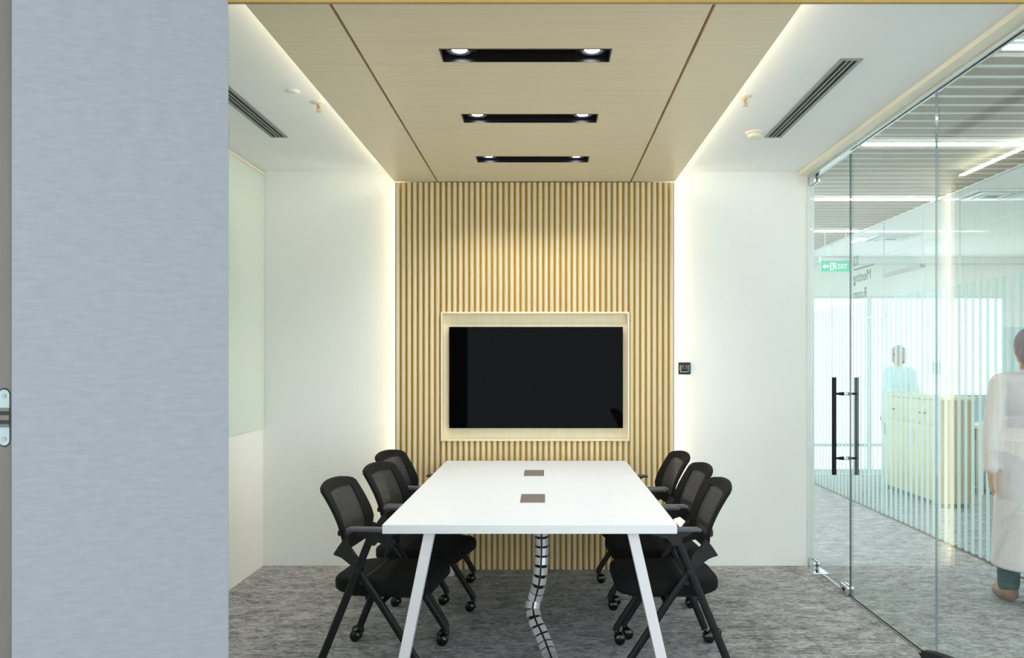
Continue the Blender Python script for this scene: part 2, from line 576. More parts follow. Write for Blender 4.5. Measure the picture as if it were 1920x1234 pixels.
# ---- veneer ceiling panel
cp = thing('ceiling_panel', ((SX0 + SX1) / 2, 4.1, PZ), 'dropped pale veneer ceiling panel running above the table', 'ceiling panel', kind='structure')
GX0, GX1 = -0.731, 0.570
rows = [2.47, 3.475, 4.70, FY - 0.003]
TR = [(3.30, 3.445), (4.17, 4.32), (5.03, 5.18)]        # troughs, near and far edge
TX0, TX1 = -0.417, 0.256
for r0, r1 in zip(rows, rows[1:]):
    for x0, x1 in ((SX0, GX0 - 0.006), (GX1 + 0.006, SX1)):
        obj('veneer_board', B(x0, x1, r0 + 0.0008, r1 - 0.0008, PZ, PZ + 0.018, bev=0.0008, seg=1), M['veneer'], cp)
    bm = bmesh.new()
    x0, x1 = GX0 + 0.006, GX1 - 0.006
    ys = [r0 + 0.0008] + [v for t in TR for v in t if r0 < v < r1] + [r1 - 0.0008]
    xs = [x0, TX0, TX1, x1]
    for i in range(len(ys) - 1):
        for j in range(3):
            if j == 1 and any(abs(ys[i] - t[0]) < 1e-6 for t in TR):
                continue
            bx(bm, xs[j], xs[j + 1], ys[i], ys[i + 1], PZ, PZ + 0.018)
    bmesh.ops.remove_doubles(bm, verts=bm.verts[:], dist=1e-5)
    # drop the walls between touching cells
    seen = {}
    for f in bm.faces:
        seen.setdefault(tuple(round(c, 4) for c in f.calc_center_median()), []).append(f)
    bmesh.ops.delete(bm, geom=[f for l in seen.values() if len(l) > 1 for f in l], context='FACES')
    obj('veneer_board', bm, M['veneer'], cp)
bm = bmesh.new()
for g in (GX0, GX1):
    bx(bm, g - 0.03, g + 0.03, 2.48, FY, PZ + 0.018, PZ + 0.03)
obj('groove_backing', bm, M['backing'], cp)
bm = bmesh.new()
for x in (SX0 + 0.05, SX1 - 0.07):
    bx(bm, x, x + 0.02, 2.48, FY, PZ + 0.018, HZ)
obj('spacer', bm, M['ceil'], cp)
for x, s in ((SX0 + 0.05, -1), (SX1 - 0.05, 1)):
    obj('led_strip', B(min(x, x + s * 0.006), max(x, x + s * 0.006), 2.55, FY + 0.02, PZ + 0.03, PZ + 0.05), M['led'], cp)

# ---- recessed spot troughs
ords = ['nearest the opening', 'in the middle of the row', 'nearest the slat wall']
for (y0, y1), w in zip(TR, ords):
    t = thing('downlight_trough', ((TX0 + TX1) / 2, (y0 + y1) / 2, PZ), 'black recessed twin spot trough in veneer ceiling, ' + w, 'ceiling light', 'recessed twin spot troughs')
    e = 0.0015
    bm = bmesh.new()
    a0, a1, b0, b1, z1 = TX0 + e, TX1 - e, y0 + e, y1 - e, PZ + 0.075
    th = 0.004
    bx(bm, a0, a0 + th, b0, b1, PZ - 0.002, z1)
    bx(bm, a1 - th, a1, b0, b1, PZ - 0.002, z1)
    bx(bm, a0 + th, a1 - th, b0, b0 + th, PZ - 0.002, z1)
    bx(bm, a0 + th, a1 - th, b1 - th, b1, PZ - 0.002, z1)
    bx(bm, a0 + th, a1 - th, b0 + th, b1 - th, z1 - th, z1)
    obj('housing', bm, M['trough'], t)
    ym = (y0 + y1) / 2
    for x in ((TX0 + TX1) / 2 - 0.262, (TX0 + TX1) / 2 + 0.262):
        bm = bmesh.new()
        bx(bm, x - 0.062, x + 0.062, ym - 0.06, ym + 0.06, PZ + 0.034, PZ + 0.04)
        lathe(bm, [(0.048, PZ + 0.034), (0.048, PZ + 0.016), (0.040, PZ + 0.014), (0.032, PZ + 0.026)], (x, ym, 0), seg=24)
        h = obj('lamp_head', bm, M['reflector'], t)
        obj('lens', lathe(bmesh.new(), [(0.031, PZ + 0.024), (0.027, PZ + 0.018), (0.014, PZ + 0.015), (0.0, PZ + 0.0145)], (x, ym, 0), seg=24), M['lens'], h)
        spot('spot_light', (x, ym, PZ + 0.008), DOWN, t)

# ---- slot diffusers in the white ceiling
for x0, x1, w in ((-1.592, -1.494, 'above the glass board'), (1.262, 1.36, 'beside the glass wall')):
    y0, y1 = 3.66, 4.94
    t = thing('slot_diffuser', ((x0 + x1) / 2, (y0 + y1) / 2, HZ), 'long grey slotted air diffuser in the white ceiling ' + w, 'air diffuser', 'slot air diffusers')
    bm = bmesh.new()
    bx(bm, x0, x0 + 0.018, y0, y1, HZ - 0.005, HZ)
    bx(bm, x1 - 0.018, x1, y0, y1, HZ - 0.005, HZ)
    bx(bm, x0 + 0.018, x1 - 0.018, y0, y0 + 0.014, HZ - 0.005, HZ)
    bx(bm, x0 + 0.018, x1 - 0.018, y1 - 0.014, y1, HZ - 0.005, HZ)
    obj('frame', bm, M['diffgrey'], t)
    obj('slot_backing', B(x0 + 0.018, x1 - 0.018, y0 + 0.014, y1 - 0.014, HZ - 0.001, HZ), M['dark'], t)
    for k in (1, 2):
        xc = x0 + 0.018 + (x1 - x0 - 0.036) * k / 3
        obj('slat', B(xc - 0.004, xc + 0.004, y0 + 0.014, y1 - 0.014, HZ - 0.005, HZ - 0.001), M['diffgrey'], t)

# ---- sprinklers, detector, cover plate
for x, y, w in ((-1.14, 4.28, 'left of the veneer panel'), (0.975, 4.18, 'right of the veneer panel')):
    t = thing('sprinkler_head', (x, y, HZ), 'small brass fire sprinkler on white ceiling ' + w, 'sprinkler', 'ceiling sprinklers')
    obj('escutcheon', lathe(bmesh.new(), [(0.036, 0), (0.034, -0.004), (0.014, -0.009), (0.0, -0.009)], (x, y, HZ)), M['ivory'], t)
    bm = lathe(bmesh.new(), [(0.009, -0.009), (0.009, -0.02), (0.006, -0.022), (0.0, -0.022)], (x, y, HZ), seg=12)
    for s in (-1, 1):
        tube(bm, [(x + s * 0.007, y, HZ - 0.02), (x + s * 0.012, y, HZ - 0.03), (x + s * 0.004, y, HZ - 0.044)], 0.0022, seg=6)
    obj('body', bm, M['brass'], t)
    obj('bulb', lathe(bmesh.new(), [(0.002, -0.021), (0.003, -0.03), (0.002, -0.041)], (x, y, HZ), seg=8), M['bulb'], t)
    obj('deflector', lathe(bmesh.new(), [(0.004, -0.042), (0.013, -0.046), (0.013, -0.048), (0.0, -0.048)], (x, y, HZ), seg=14), M['brass'], t)
t = thing('smoke_detector', (1.185, 4.83, HZ), 'round ivory smoke detector on ceiling beside the slot diffuser', 'smoke detector')
obj('base', lathe(bmesh.new(), [(0.056, 0), (0.056, -0.012), (0.05, -0.016), (0, -0.016)], (1.185, 4.83, HZ), seg=28), M['ivory'], t)
obj('sensor_cap', lathe(bmesh.new(), [(0.044, -0.016), (0.041, -0.03), (0.03, -0.037), (0, -0.039)], (1.185, 4.83, HZ), seg=28), M['ivory'], t)
tag(obj('cover_plate', lathe(bmesh.new(), [(0.03, 0), (0.03, -0.003), (0.026, -0.005), (0, -0.005)], (-1.215, 4.10, HZ), seg=24), M['ceil']),
    'faint round white cover plate on ceiling near the left sprinkler', 'cover plate')

# ---- glass board on the left wall
t = thing('glass_board', (LX, 4.4, 0.943), 'pale green glass writing board on the left wall', 'whiteboard')
obj('board', B(LX, LX + 0.008, 2.9, BY - 0.004, 0.943, 2.672, bev=0.0015, seg=1), M['board'], t)
obj('top_channel', B(LX, LX + 0.014, 2.9, BY - 0.004, 2.672, 2.688), M['cream'], t)

# ---- light switch
t = thing('light_switch', (0.947, BY, 1.352), 'black double rocker light switch on white wall by slats', 'light switch')
obj('plate', B(0.905, 0.989, BY - 0.009, BY, 1.312, 1.394, bev=0.003), M['switch'], t)
for s in (-1, 1):
    xc = 0.947 + s * 0.0135
    r = obj('rocker', B(xc - 0.0125, xc + 0.0125, BY - 0.013, BY - 0.009, 1.333, 1.372, bev=0.002), M['switch'], t)
    bm = bmesh.new()
    bx(bm, xc - 0.002, xc + 0.002, BY - 0.0136, BY - 0.013, 1.364, 1.371)
    obj('mark', bm, M['mark'], r)
bm = bmesh.new()
yy = (BY - 0.0096, BY - 0.009)
bx(bm, 0.9185, 0.9755, *yy, 1.3275, 1.3305)
bx(bm, 0.9185, 0.9205, *yy, 1.3305, 1.3745)
bx(bm, 0.9735, 0.9755, *yy, 1.3305, 1.3745)
obj('rocker_outline', bm, M['mark'], t)

# ---- glass door and glass wall on the right
GT = 0.012


def pane_bm(y0, y1, z0, z1, x=RX):
    bm = B(x - GT / 2, x + GT / 2, y0, y1, z0, z1)
    bm.normal_update()
    for f in bm.faces:
        if f.normal.y < -0.5:
            f.material_index = 1
        elif abs(f.normal.z) > 0.5:
            f.material_index = 2
    return bm


dr = thing('door_1', (RX, BY - 0.02, 0), 'frameless glass door with tall black pull handles', 'glass door', kind='structure')
obj('pane', pane_bm(5.072, BY - 0.022, 0.012, 2.635), [M['glass'], M['edge'], M['alu']], dr)
HY = 5.16
for s in (-1, 1):
    hb = obj('handle_bar', tube(bmesh.new(), [(RX + s * 0.068, HY, 0.715), (RX + s * 0.068, HY, 1.305)], 0.0135, seg=16), M['blackmetal'], dr)
    for z in (0.815, 1.205):
        bm = tube(bmesh.new(), [(RX + s * 0.064, HY, z), (RX + s * 0.03, HY, z)], 0.0075, seg=12, up=(0, 0, 1))
        tube(bm, [(RX + s * 0.034, HY, z), (RX + s * 0.0065, HY, z)], [0.011, 0.0105], seg=14, up=(0, 0, 1))
        obj('standoff', bm, M['blackmetal'], hb)
        obj('washer', tube(bmesh.new(), [(RX + s * 0.012, HY, z), (RX + s * 0.0062, HY, z)], 0.0125, seg=16, up=(0, 0, 1)), M['chrome'], hb)
for n, y0, y1, z0, z1 in (('pivot_fitting', BY - 0.15, BY - 0.022, 0.004, 0.058), ('lock_fitting', 5.072, 5.20, 0.004, 0.058), ('pivot_fitting', BY - 0.15, BY - 0.022, 2.60, 2.655)):
    bm = bmesh.new()
    for s in (-1, 1):
        bx(bm, RX + s * 0.0135 - 0.0065, RX + s * 0.0135 + 0.0065, y0, y1, z0, z1, bev=0.003)
    f = obj(n, bm, M['chrome'], dr)
    if n == 'lock_fitting':
        obj('lock_cylinder', lathe(bmesh.new(), [(0.011, 0), (0.011, -0.006), (0.0, -0.006)], (RX - 0.02, (y0 + y1) / 2, 0.031), axis='x', seg=14), M['blackmetal'], f)
obj('floor_plate', B(RX - 0.05, RX + 0.05, BY - 0.23, BY - 0.02, 0.0, 0.004, bev=0.001, seg=1), M['chrome'], dr)

gw = thing('wall_right', (RX, 4, 0), 'full height clear glass partition between meeting room and corridor', 'glass wall', kind='structure')
pn = obj('pane', pane_bm(3.956, 5.066, 0.006, 2.655), [M['glass'], M['edge2'], M['alu']], gw)
obj('pane', pane_bm(2.47, 3.952, 0.006, 2.655), [M['glass'], M['edge2'], M['alu']], gw)
obj('head_channel', B(RX - 0.018, RX + 0.022, 2.47, BY - 0.014, 2.655, HZ, bev=0.002), M['alu'], gw)
obj('sill_channel', B(RX - 0.012, RX + 0.012, 2.47, 5.066, 0.0, 0.006), M['diffgrey'], gw)
# lettering for the corridor side: reads the right way from the corridor
rot = (PI / 2, 0, PI / 2)
xo = RX + GT / 2 + 0.0008
for txt, z, size in (('02', 1.962, 0.083), ('Meeting', 1.864, 0.085), ('Room', 1.766, 0.085)):
    me = text_mesh(txt, size, align='RIGHT')
    me.materials.append(M['letter'])
    o = place('lettering', me, (xo, 5.045, z), pn, rot)
obj('rule_line', B(xo - 0.0005, xo + 0.0005, 4.73, 5.04, 1.936, 1.943), M['letter'], pn)

# ------------------------------------------------------------------ corridor and office beyond the glass
BZ = 2.68
cc = thing('ceiling_corridor', (2.45, 6, BZ), 'corridor ceiling of taupe battens with white gaps', 'ceiling', kind='structure')
obj('soffit', B(RX + 0.022, CX2, 0.4, WY, BZ + 0.005, BZ + 0.16), M['ceil'], cc)
bme = finish(B(0, CX2 - RX - 0.03, -0.046, 0.046, 0, 0.005), 'batten', M['batten'])
k = 0
for i in range(60):
    y = 2.6417 + 0.1413 * i
    if y > WY - 0.1:
        break
    place('batten', bme, (RX + 0.026, y, BZ), cc)
obj('edge_fascia', B(CX2, CX2 + 0.03, 0.4, WY, BZ - 0.012, BZ + 0.16), M['frame'], cc)
tube_names = ['nearest the camera', 'second from the camera, crossing the pane joint', 'third from the camera, above the door pane', 'fourth from the camera, far and short']
for y, w in zip((3.45, 4.99, 6.68, 8.32), tube_names):
    t = thing('linear_lamp', (2.6, y, BZ), 'white linear LED bar across corridor battens, ' + w, 'linear light', 'corridor LED bars')
    obj('housing', B(1.845, 3.045, y - 0.022, y + 0.022, BZ - 0.006, BZ + 0.005), M['frame'], t)
    obj('lens', B(1.85, 3.04, y - 0.019, y + 0.019, BZ - 0.016, BZ - 0.006, bev=0.004), M['tube'], t)

# striped glass across the corridor
sg = thing('wall_corridor', (CX2, 6, 0), 'office glass wall with frosted vertical stripes across the corridor', 'glass wall', kind='structure')
joints = [2.3, 3.6, 5.05, 6.35, 6.98, 7.78, 9.2, WY]
for a, b in zip(joints, joints[1:]):
    obj('pane', pane_bm(a + 0.002, b - 0.002, 0.01, BZ - 0.012, x=CX2), [M['glass2'], M['alu'], M['alu']], sg)
sme = finish(B(-0.001, 0.001, -0.023, 0.023, 0.012, 1.976), 'frosted_stripe', M['film'])
for i in range(78):
    y = 2.40 + 0.104 * i
    if y < WY - 0.05:
        place('frosted_stripe', sme, (CX2 - GT / 2 - 0.0012, y, 0), sg)
obj('transom_rail', B(CX2 - 0.02, CX2 + 0.02, 6.98, 7.78, 2.17, 2.20), M['diffgrey'], sg)
obj('push_rail', tube(bmesh.new(), [(CX2 - 0.05, 7.62, 1.815), (CX2 - 0.05, 8.45, 1.815)], 0.009, seg=10), M['alu'], sg)
obj('floor_channel', B(CX2 - 0.015, CX2 + 0.015, 2.3, WY, 0, 0.01), M['core'], sg)

# office room: ceiling, walls, windows
co = tag(obj('ceiling_office', B(CX2 + 0.03, 8.1, 1.5, WY, BZ, BZ + 0.16), M['ceil']), 'white office ceiling beyond the striped glass', 'ceiling', kind='structure')
bm = bmesh.new()
bx(bm, 4.05, 4.058, 3, WY - 0.3, BZ - 0.006, BZ)
obj('ceiling_trim', bm, M['frame'], co)
tag(obj('wall_office', B(8.0, 8.1, 1.5, WY, 0, BZ), M['paint']), 'white office wall far to the right behind stripes', 'wall', kind='structure')
WZ = 2.215
bm = bmesh.new()
bx(bm, RX, 8.1, WY, WY + 0.12, WZ, BZ + 0.16)
bx(bm, 5.72, 8.1, WY, WY + 0.12, 0, WZ)
tag(obj('wall_windows', bm, M['paint']), 'white wall above and beside the bright far windows', 'wall', kind='structure')
tag(obj('trim_4', B(RX, 8.0, WY - 0.16, WY, BZ - 0.075, BZ), M['frame']), 'pale bulkhead strip above the far windows', 'trim', kind='structure')
mull = [RX, 3.28, 4.02, 5.01, 5.72]
for i, (a, b) in enumerate(zip(mull, mull[1:])):
    w = thing('window_%d' % (i + 1), ((a + b) / 2, WY, 0), ['bright white window at the corridor end', 'narrow bright window left of the maple cabinet', 'bright window behind the maple cabinet', 'rightmost bright window above the white desk'][i], 'window', kind='structure')
    bm = bmesh.new()
    f = 0.03
    bx(bm, a, a + f, WY + 0.01, WY + 0.07, 0.0, WZ)
    bx(bm, b - f, b, WY + 0.01, WY + 0.07, 0.0, WZ)
    bx(bm, a + f, b - f, WY + 0.01, WY + 0.07, WZ - f, WZ)
    bx(bm, a + f, b - f, WY + 0.01, WY + 0.07, 0, 0.06)
    obj('window_frame', bm, M['frame'], w)
    obj('transom', B(a + f, b - f, WY + 0.02, WY + 0.06, 0.34, 0.38), M['frame'], w)
    obj('pane', B(a + f, b - f, WY + 0.036, WY + 0.044, 0.06, WZ - f), M['glass2'], w)

# ceiling diffusers and lamps in the office
for x, y, w in ((3.42, 6.55, 'nearer one, right of the pane joint'), (3.56, 8.8, 'farther one above the cabinet')):
    t = thing('square_diffuser', (x, y, BZ), 'square white air diffuser in office ceiling, ' + w, 'air diffuser', 'office ceiling diffusers')
    for k, s in enumerate((0.22, 0.16, 0.10)):
        bm = bmesh.new()
        z0, z1 = BZ - 0.012 - 0.004 * k, BZ - 0.001
        bx(bm, x - s, x + s, y - s, y - s + 0.03, z0, z1)
        bx(bm, x - s, x + s, y + s - 0.03, y + s, z0, z1)
        bx(bm, x - s, x - s + 0.03, y - s + 0.03, y + s - 0.03, z0, z1)
        bx(bm, x + s - 0.03, x + s, y - s + 0.03, y + s - 0.03, z0, z1)
        obj('louvre_ring', bm, M['alu'] if k % 2 else M['frame'], t)
    obj('backing', B(x - 0.19, x + 0.19, y - 0.19, y + 0.19, BZ - 0.001, BZ), M['diffgrey'], t)
for x, y, w in ((3.25, 8.9, 'short one beside the far diffuser'), (5.6, 7.9, 'unseen, added above the desk to brighten the office'), (5.6, 5.6, 'unseen, added between desk and corridor to brighten the office'), (5.6, 3.3, 'unseen, added far right to brighten the office')):  # the three wide lamps are unseen fill, added to light the office
    t = thing('office_lamp', (x, y, BZ), 'slim white ceiling lamp in the office, ' + w, 'ceiling light', 'office ceiling lamps')
    hw = 0.02 if x < 4 else 0.15
    hl = 0.15 if x < 4 else 0.6
    obj('housing', B(x - hw - 0.012, x + hw + 0.012, y - hl - 0.01, y + hl + 0.01, BZ - 0.012, BZ), M['frame'], t)
    obj('lens', B(x - hw, x + hw, y - hl, y + hl, BZ - 0.018, BZ - 0.012), M['panelglow'], t)

# exit sign
ex, ey, ez = 2.768, 8.15, 2.309
t = thing('exit_sign', (ex, ey, 2.27), 'green hanging exit sign with arrow, seen through the glass door', 'exit sign')
obj('sign_face', B(ex - 0.142, ex + 0.142, ey, ey + 0.025, ez - 0.05, ez + 0.05, bev=0.002), M['exit'], t)
obj('top_housing', B(ex - 0.15, ex + 0.142, ey - 0.008, ey + 0.033, ez + 0.05, ez + 0.098, bev=0.003), M['alu'], t)
for s in (-1, 1):
    obj('hanger', tube(bmesh.new(), [(ex + s * 0.1, ey + 0.012, ez + 0.097), (ex + s * 0.1, ey + 0.012, BZ + 0.005)], 0.004, seg=8), M['alu'], t)
yp = (ey - 0.0012, ey - 0.0002)
bm = bmesh.new()
prism(bm, [(ex - 0.130, ez), (ex - 0.104, ez + 0.024), (ex - 0.104, ez + 0.009), (ex - 0.068, ez + 0.009), (ex - 0.068, ez - 0.009), (ex - 0.104, ez - 0.009), (ex - 0.104, ez - 0.024)], *yp)
obj('arrow', bm, M['exitwhite'], t)
bm = bmesh.new()
dx = ex - 0.055
bx(bm, dx, dx + 0.007, *yp, ez - 0.036, ez + 0.036)
bx(bm, dx + 0.007, dx + 0.055, *yp, ez + 0.029, ez + 0.036)
bx(bm, dx + 0.048, dx + 0.055, *yp, ez + 0.008, ez + 0.029)
bx(bm, dx + 0.007, dx + 0.02, *yp, ez - 0.036, ez - 0.03)
obj('door_pictogram', bm, M['exitwhite'], t)
bm = bmesh.new()
yy = ey - 0.0007
P = lambda u, v: (dx + u, yy, ez + v)
tube(bm, [P(0.034, 0.012), P(0.042, -0.008)], 0.006, 0.0005, seg=8)
tube(bm, [P(0.042, -0.008), P(0.030, -0.016), P(0.026, -0.032)], 0.004, 0.0005, seg=8)
tube(bm, [P(0.042, -0.008), P(0.054, -0.020), P(0.066, -0.022)], 0.004, 0.0005, seg=8)
tube(bm, [P(0.034, 0.010), P(0.022, 0.004), P(0.016, 0.012)], 0.003, 0.0005, seg=8)
tube(bm, [P(0.036, 0.010), P(0.050, 0.006), P(0.056, -0.004)], 0.003, 0.0005, seg=8)
lathe(bm, [(0.007, -0.0005), (0.007, 0.0005)], P(0.030, 0.021), axis='y', seg=12)
obj('running_figure', bm, M['exitwhite'], t)
me = text_mesh('EXIT', 0.062, align='LEFT')
me.materials.append(M['exitwhite'])
place('lettering', me, (ex + 0.018, ey - 0.0008, ez - 0.021), t, (PI / 2, 0, 0)).scale = (0.72, 1, 1)

# maple cabinet
t = thing('storage_cabinet', (3.9, 8.8, 0), 'maple storage cabinet with brown end behind striped glass', 'cabinet')
obj('carcass', B(3.75, 4.05, 8.11, 9.5, 0.05, 1.03), M['cabinet'], t)
obj('top', B(3.725, 4.07, 8.085, 9.52, 1.03, 1.06, bev=0.003), M['cabinet'], t)
obj('end_panel', B(3.74, 4.055, 8.09, 8.11, 0.05, 1.03), M['cabend'], t)
obj('plinth', B(3.78, 4.03, 8.14, 9.48, 0.0, 0.05), M['core'], t)
for a, b in ((8.115, 8.80), (8.806, 9.495)):
    d = obj('drawer_front', B(3.732, 3.75, a, b, 0.80, 1.025, bev=0.002), M['cabinet'], t)
    obj('pull', B(3.718, 3.732, (a + b) / 2 - 0.06, (a + b) / 2 + 0.06, 0.885, 0.90), M['core'], d)
    d = obj('door', B(3.732, 3.75, a, b, 0.06, 0.775, bev=0.002), M['cabinet'], t)
    obj('pull', B(3.718, 3.732, b - 0.10, b - 0.09, 0.60, 0.72), M['core'], d)

# white desk beyond
t = thing('office_desk', (5.05, 9.2, 0), 'white desk with blue grey divider behind striped glass', 'desk')
obj('desktop', B(4.5, 5.7, 8.9, 9.5, 0.70, 0.735, bev=0.003), M['laminate'], t)
for x in (4.55, 5.65):
    for y in (8.95, 9.44):
        obj('leg', B(x - 0.025, x + 0.025, y - 0.025, y + 0.025, 0, 0.70), M['legpaint'], t)
obj('divider', B(4.48, 5.72, 9.5, 9.53, 0.55, 1.03, bev=0.004), M['divider'], t)
pd = obj('pedestal', B(4.62, 4.98, 8.98, 9.44, 0.06, 0.56, bev=0.004), M['divider'], t)
for z in (0.08, 0.24, 0.40):
    obj('drawer_front', B(4.625, 4.975, 8.968, 8.98, z, z + 0.15, bev=0.002), M['laminate'], pd)


# ------------------------------------------------------------------ folded partition leaves in the foreground
t = thing('partition_panel', (-1.315, 2.10, 0), 'large grey fabric partition leaf standing open in the left foreground', 'partition', rz=R(20))
W, H = 0.4996, 2.366
poly = rrect(0, W, 0.008, H, [0.018, 0.004, 0.004, 0.004])
obj('fabric_face', prism(bmesh.new(), poly, 0.0, 0.006), M['fabric'], t, local=True)
obj('core_board', prism(bmesh.new(), rrect(0.001, W - 0.001, 0.009, H - 0.001, [0.018, 0.004, 0.004, 0.004]), 0.006, 0.034), M['core'], t, local=True)
obj('fabric_face', prism(bmesh.new(), poly, 0.034, 0.04), M['fabric'], t, local=True)
t2 = thing('partition_panel', (-1.37, 2.3, 0), 'grey brown edge of second partition leaf with concealed hinge at the left margin', 'partition')
obj('core_board', B(-1.40, -1.3175, 2.106, 2.445, 0.008, 2.40, bev=0.003), M['core'], t2)
hx, hz, hy = -1.3367, 1.4 - 105 * 2.106 / F, 2.106
bm = bmesh.new()
hg = obj('hinge_body', prism(bmesh.new(), rrect(hx - 0.013, hx + 0.013, hz - 0.069, hz + 0.069, 0.0128, 8), hy - 0.002, hy - 0.0002), M['hinge'], t2)
obj('hinge_pocket', prism(bmesh.new(), rrect(hx - 0.015, hx + 0.015, hz - 0.073, hz + 0.073, 0.0148, 8), hy - 0.0002, hy + 0.001), M['dark'], t2)
obj('hinge_arm', B(hx - 0.0132, hx + 0.0132, hy - 0.004, hy - 0.002, hz - 0.024, hz + 0.024), M['core'], hg)
for s in (-1, 1):
    obj('hinge_link', B(hx - 0.0135, hx + 0.0135, hy - 0.006, hy - 0.004, hz + s * 0.011 - 0.0045, hz + s * 0.011 + 0.0045), M['dark'], hg)
    obj('screw', lathe(bmesh.new(), [(0.005, -0.0035), (0.0045, -0.004), (0.0015, -0.0036), (0, -0.003)], (hx, hy, hz + s * 0.053), axis='y', seg=14), M['diffgrey'], hg)

# ------------------------------------------------------------------ television
TY = 5.737
TX = (842 - 1024) / F * TY, (1168 - 1024) / F * TY
TZ = 1.4 - (803 - 678) / F * TY, 1.4 - (613 - 678) / F * TY
t = thing('television', ((TX[0] + TX[1]) / 2, ny1, TZ[0]), 'large flat black television in the niche of slat wall', 'television')
obj('casing', B(TX[0] + 0.002, TX[1] - 0.002, TY + 0.006, 5.768, TZ[0] + 0.002, TZ[1] - 0.002, bev=0.003), M['bezel'], t)
sc = obj('screen', B(TX[0], TX[1], TY, TY + 0.006, TZ[0], TZ[1], bev=0.001, seg=1), M['screen'], t)
obj('wall_mount', B(TX[0] + 0.35, TX[1] - 0.35, 5.768, ny1, TZ[0] + 0.18, TZ[1] - 0.18), M['blackmetal'], t)

# ------------------------------------------------------------------ meeting table
t = thing('meeting_table', (-0.066, 4.565, 0), 'long white meeting table with splayed pale legs', 'table')
bm = B(-0.663, 0.530, 3.45, 5.68, 0.703, 0.740, bev=0.0012, seg=1)
bm.normal_update()
for f in bm.faces:
    if abs(f.normal.z) < 0.5:
        f.material_index = 1
obj('tabletop', bm, [M['laminate'], M['lamedge']], t)
for y in (3.55, 5.58):
    for x0, x1 in ((-0.481, -0.624), (0.356, 0.516)):
        hw = 0.0225
        bm = bmesh.new()
        loft(bm, [[Vector((x1 - hw, y - 0.025, 0)), Vector((x1 + hw, y - 0.025, 0)), Vector((x1 + hw, y + 0.025, 0)), Vector((x1 - hw, y + 0.025, 0))],
                  [Vector((x0 - hw, y - 0.025, 0.703)), Vector((x0 + hw, y - 0.025, 0.703)), Vector((x0 + hw, y + 0.025, 0.703)), Vector((x0 - hw, y + 0.025, 0.703))]])
        bmesh.ops.bevel(bm, geom=bm.edges[:], offset=0.002, segments=1, affect='EDGES')
        obj('leg', bm, M['legpaint'], t)
    obj('cross_rail', B(-0.455, 0.33, y + 0.0, y + 0.024, 0.684, 0.703), M['legpaint'], t)
for x in (-0.40, 0.27):
    obj('side_rail', B(x - 0.02, x + 0.02, 3.575, 5.58, 0.684, 0.703), M['legpaint'], t)
for y0, y1, xc in ((3.985, 4.235, -0.064), (4.915, 5.175, -0.071)):
    g = obj('cable_port', prism(bmesh.new(), rrect(xc - 0.0585, xc + 0.0585, y0, y1, 0.008), 0.7402, 0.7425, axis='z'), M['grommet'], t)
    obj('port_lid', prism(bmesh.new(), rrect(xc - 0.053, xc + 0.053, y0 + 0.006, y1 - 0.02, 0.006), 0.7425, 0.7432, axis='z'), M['grommet'], g)

# ---- cable spine hanging from the table
t = thing('cable_spine', (-0.01, 4.1, 0), 'silver segmented cable spine hanging from table to carpet', 'cable guide')
ctrl = [(-0.022, 4.11, 0.703), (-0.022, 4.11, 0.60), (-0.022, 4.11, 0.50), (-0.025, 4.10, 0.42), (-0.034, 4.10, 0.34), (-0.050, 4.12, 0.27), (-0.064, 4.11, 0.222),
        (-0.054, 4.06, 0.172), (-0.028, 4.02, 0.128), (-0.004, 3.97, 0.088), (0.016, 3.90, 0.056), (0.03, 3.81, 0.044), (0.038, 3.72, 0.043)]
cv = [Vector(c) for c in ctrl]


def cr(p0, p1, p2, p3, u):
    return 0.5 * ((2 * p1) + (p2 - p0) * u + (2 * p0 - 5 * p1 + 4 * p2 - p3) * u * u + (3 * p1 - p0 - 3 * p2 + p3) * u ** 3)


path = []
for i in range(len(cv) - 1):
    p0, p3 = cv[max(i - 1, 0)], cv[min(i + 2, len(cv) - 1)]
    for k in range(12):
        path.append(cr(p0, cv[i], cv[i + 1], p3, k / 12))
path.append(cv[-1])
cum = [0]
for a, b in zip(path, path[1:]):
    cum.append(cum[-1] + (b - a).length)


def at(s):
    for i in range(len(cum) - 1):
        if cum[i + 1] >= s:
            u = (s - cum[i]) / max(cum[i + 1] - cum[i], 1e-9)
            return path[i].lerp(path[i + 1], u), (path[min(i + 2, len(path) - 1)] - path[max(i - 1, 0)]).normalized()
    return path[-1], (path[-1] - path[-2]).normalized()


obj('cable_bundle', tube(bmesh.new(), path[::3] + [path[-1]], 0.022, seg=10, up=(0, -1, 0.3)), M['blackplastic'], t)
lp = 0.046
bm = bmesh.new()
r0, r1 = 0.031, 0.035
for s in (-1, 1):
    rings = []
    for k in range(9):
        a = R(7 + 160 * k / 8)
        # half shell: front seam at -y
        u, v = s * math.sin(a), -math.cos(a)
        dz = -0.007 * math.cos(a)
        rings.append([Vector((u * r0, v * r0 * 0.8, -0.017 + dz)), Vector((u * r1, v * r1 * 0.8, -0.017 + dz)),
                      Vector((u * r1, v * r1 * 0.8, 0.017 + dz)), Vector((u * r0, v * r0 * 0.8, 0.017 + dz))])
    loft(bm, rings)
lme = finish(bm, 'link', M['silver'])
s = 0.026
while s < cum[-1] - 0.02:
    p, tg = at(s)
    zax = -tg
    yax = Vector((0, 1, 0)) if abs(zax.z) > 0.5 else Vector((0, 0, -1))
    yax = (Vector((0, 0.8, -0.6)) if abs(zax.z) <= 0.75 else Vector((0, 1, 0)))
    yax = (yax - zax * yax.dot(zax)).normalized()
    xax = yax.cross(zax)
    o = bpy.data.objects.new('link', lme)
    C.objects.link(o)
    o.parent = t
    mtx = Matrix((xax, yax, zax)).transposed().to_4x4()
    mtx.translation = p - t.location
    o.matrix_local = mtx
    s += lp


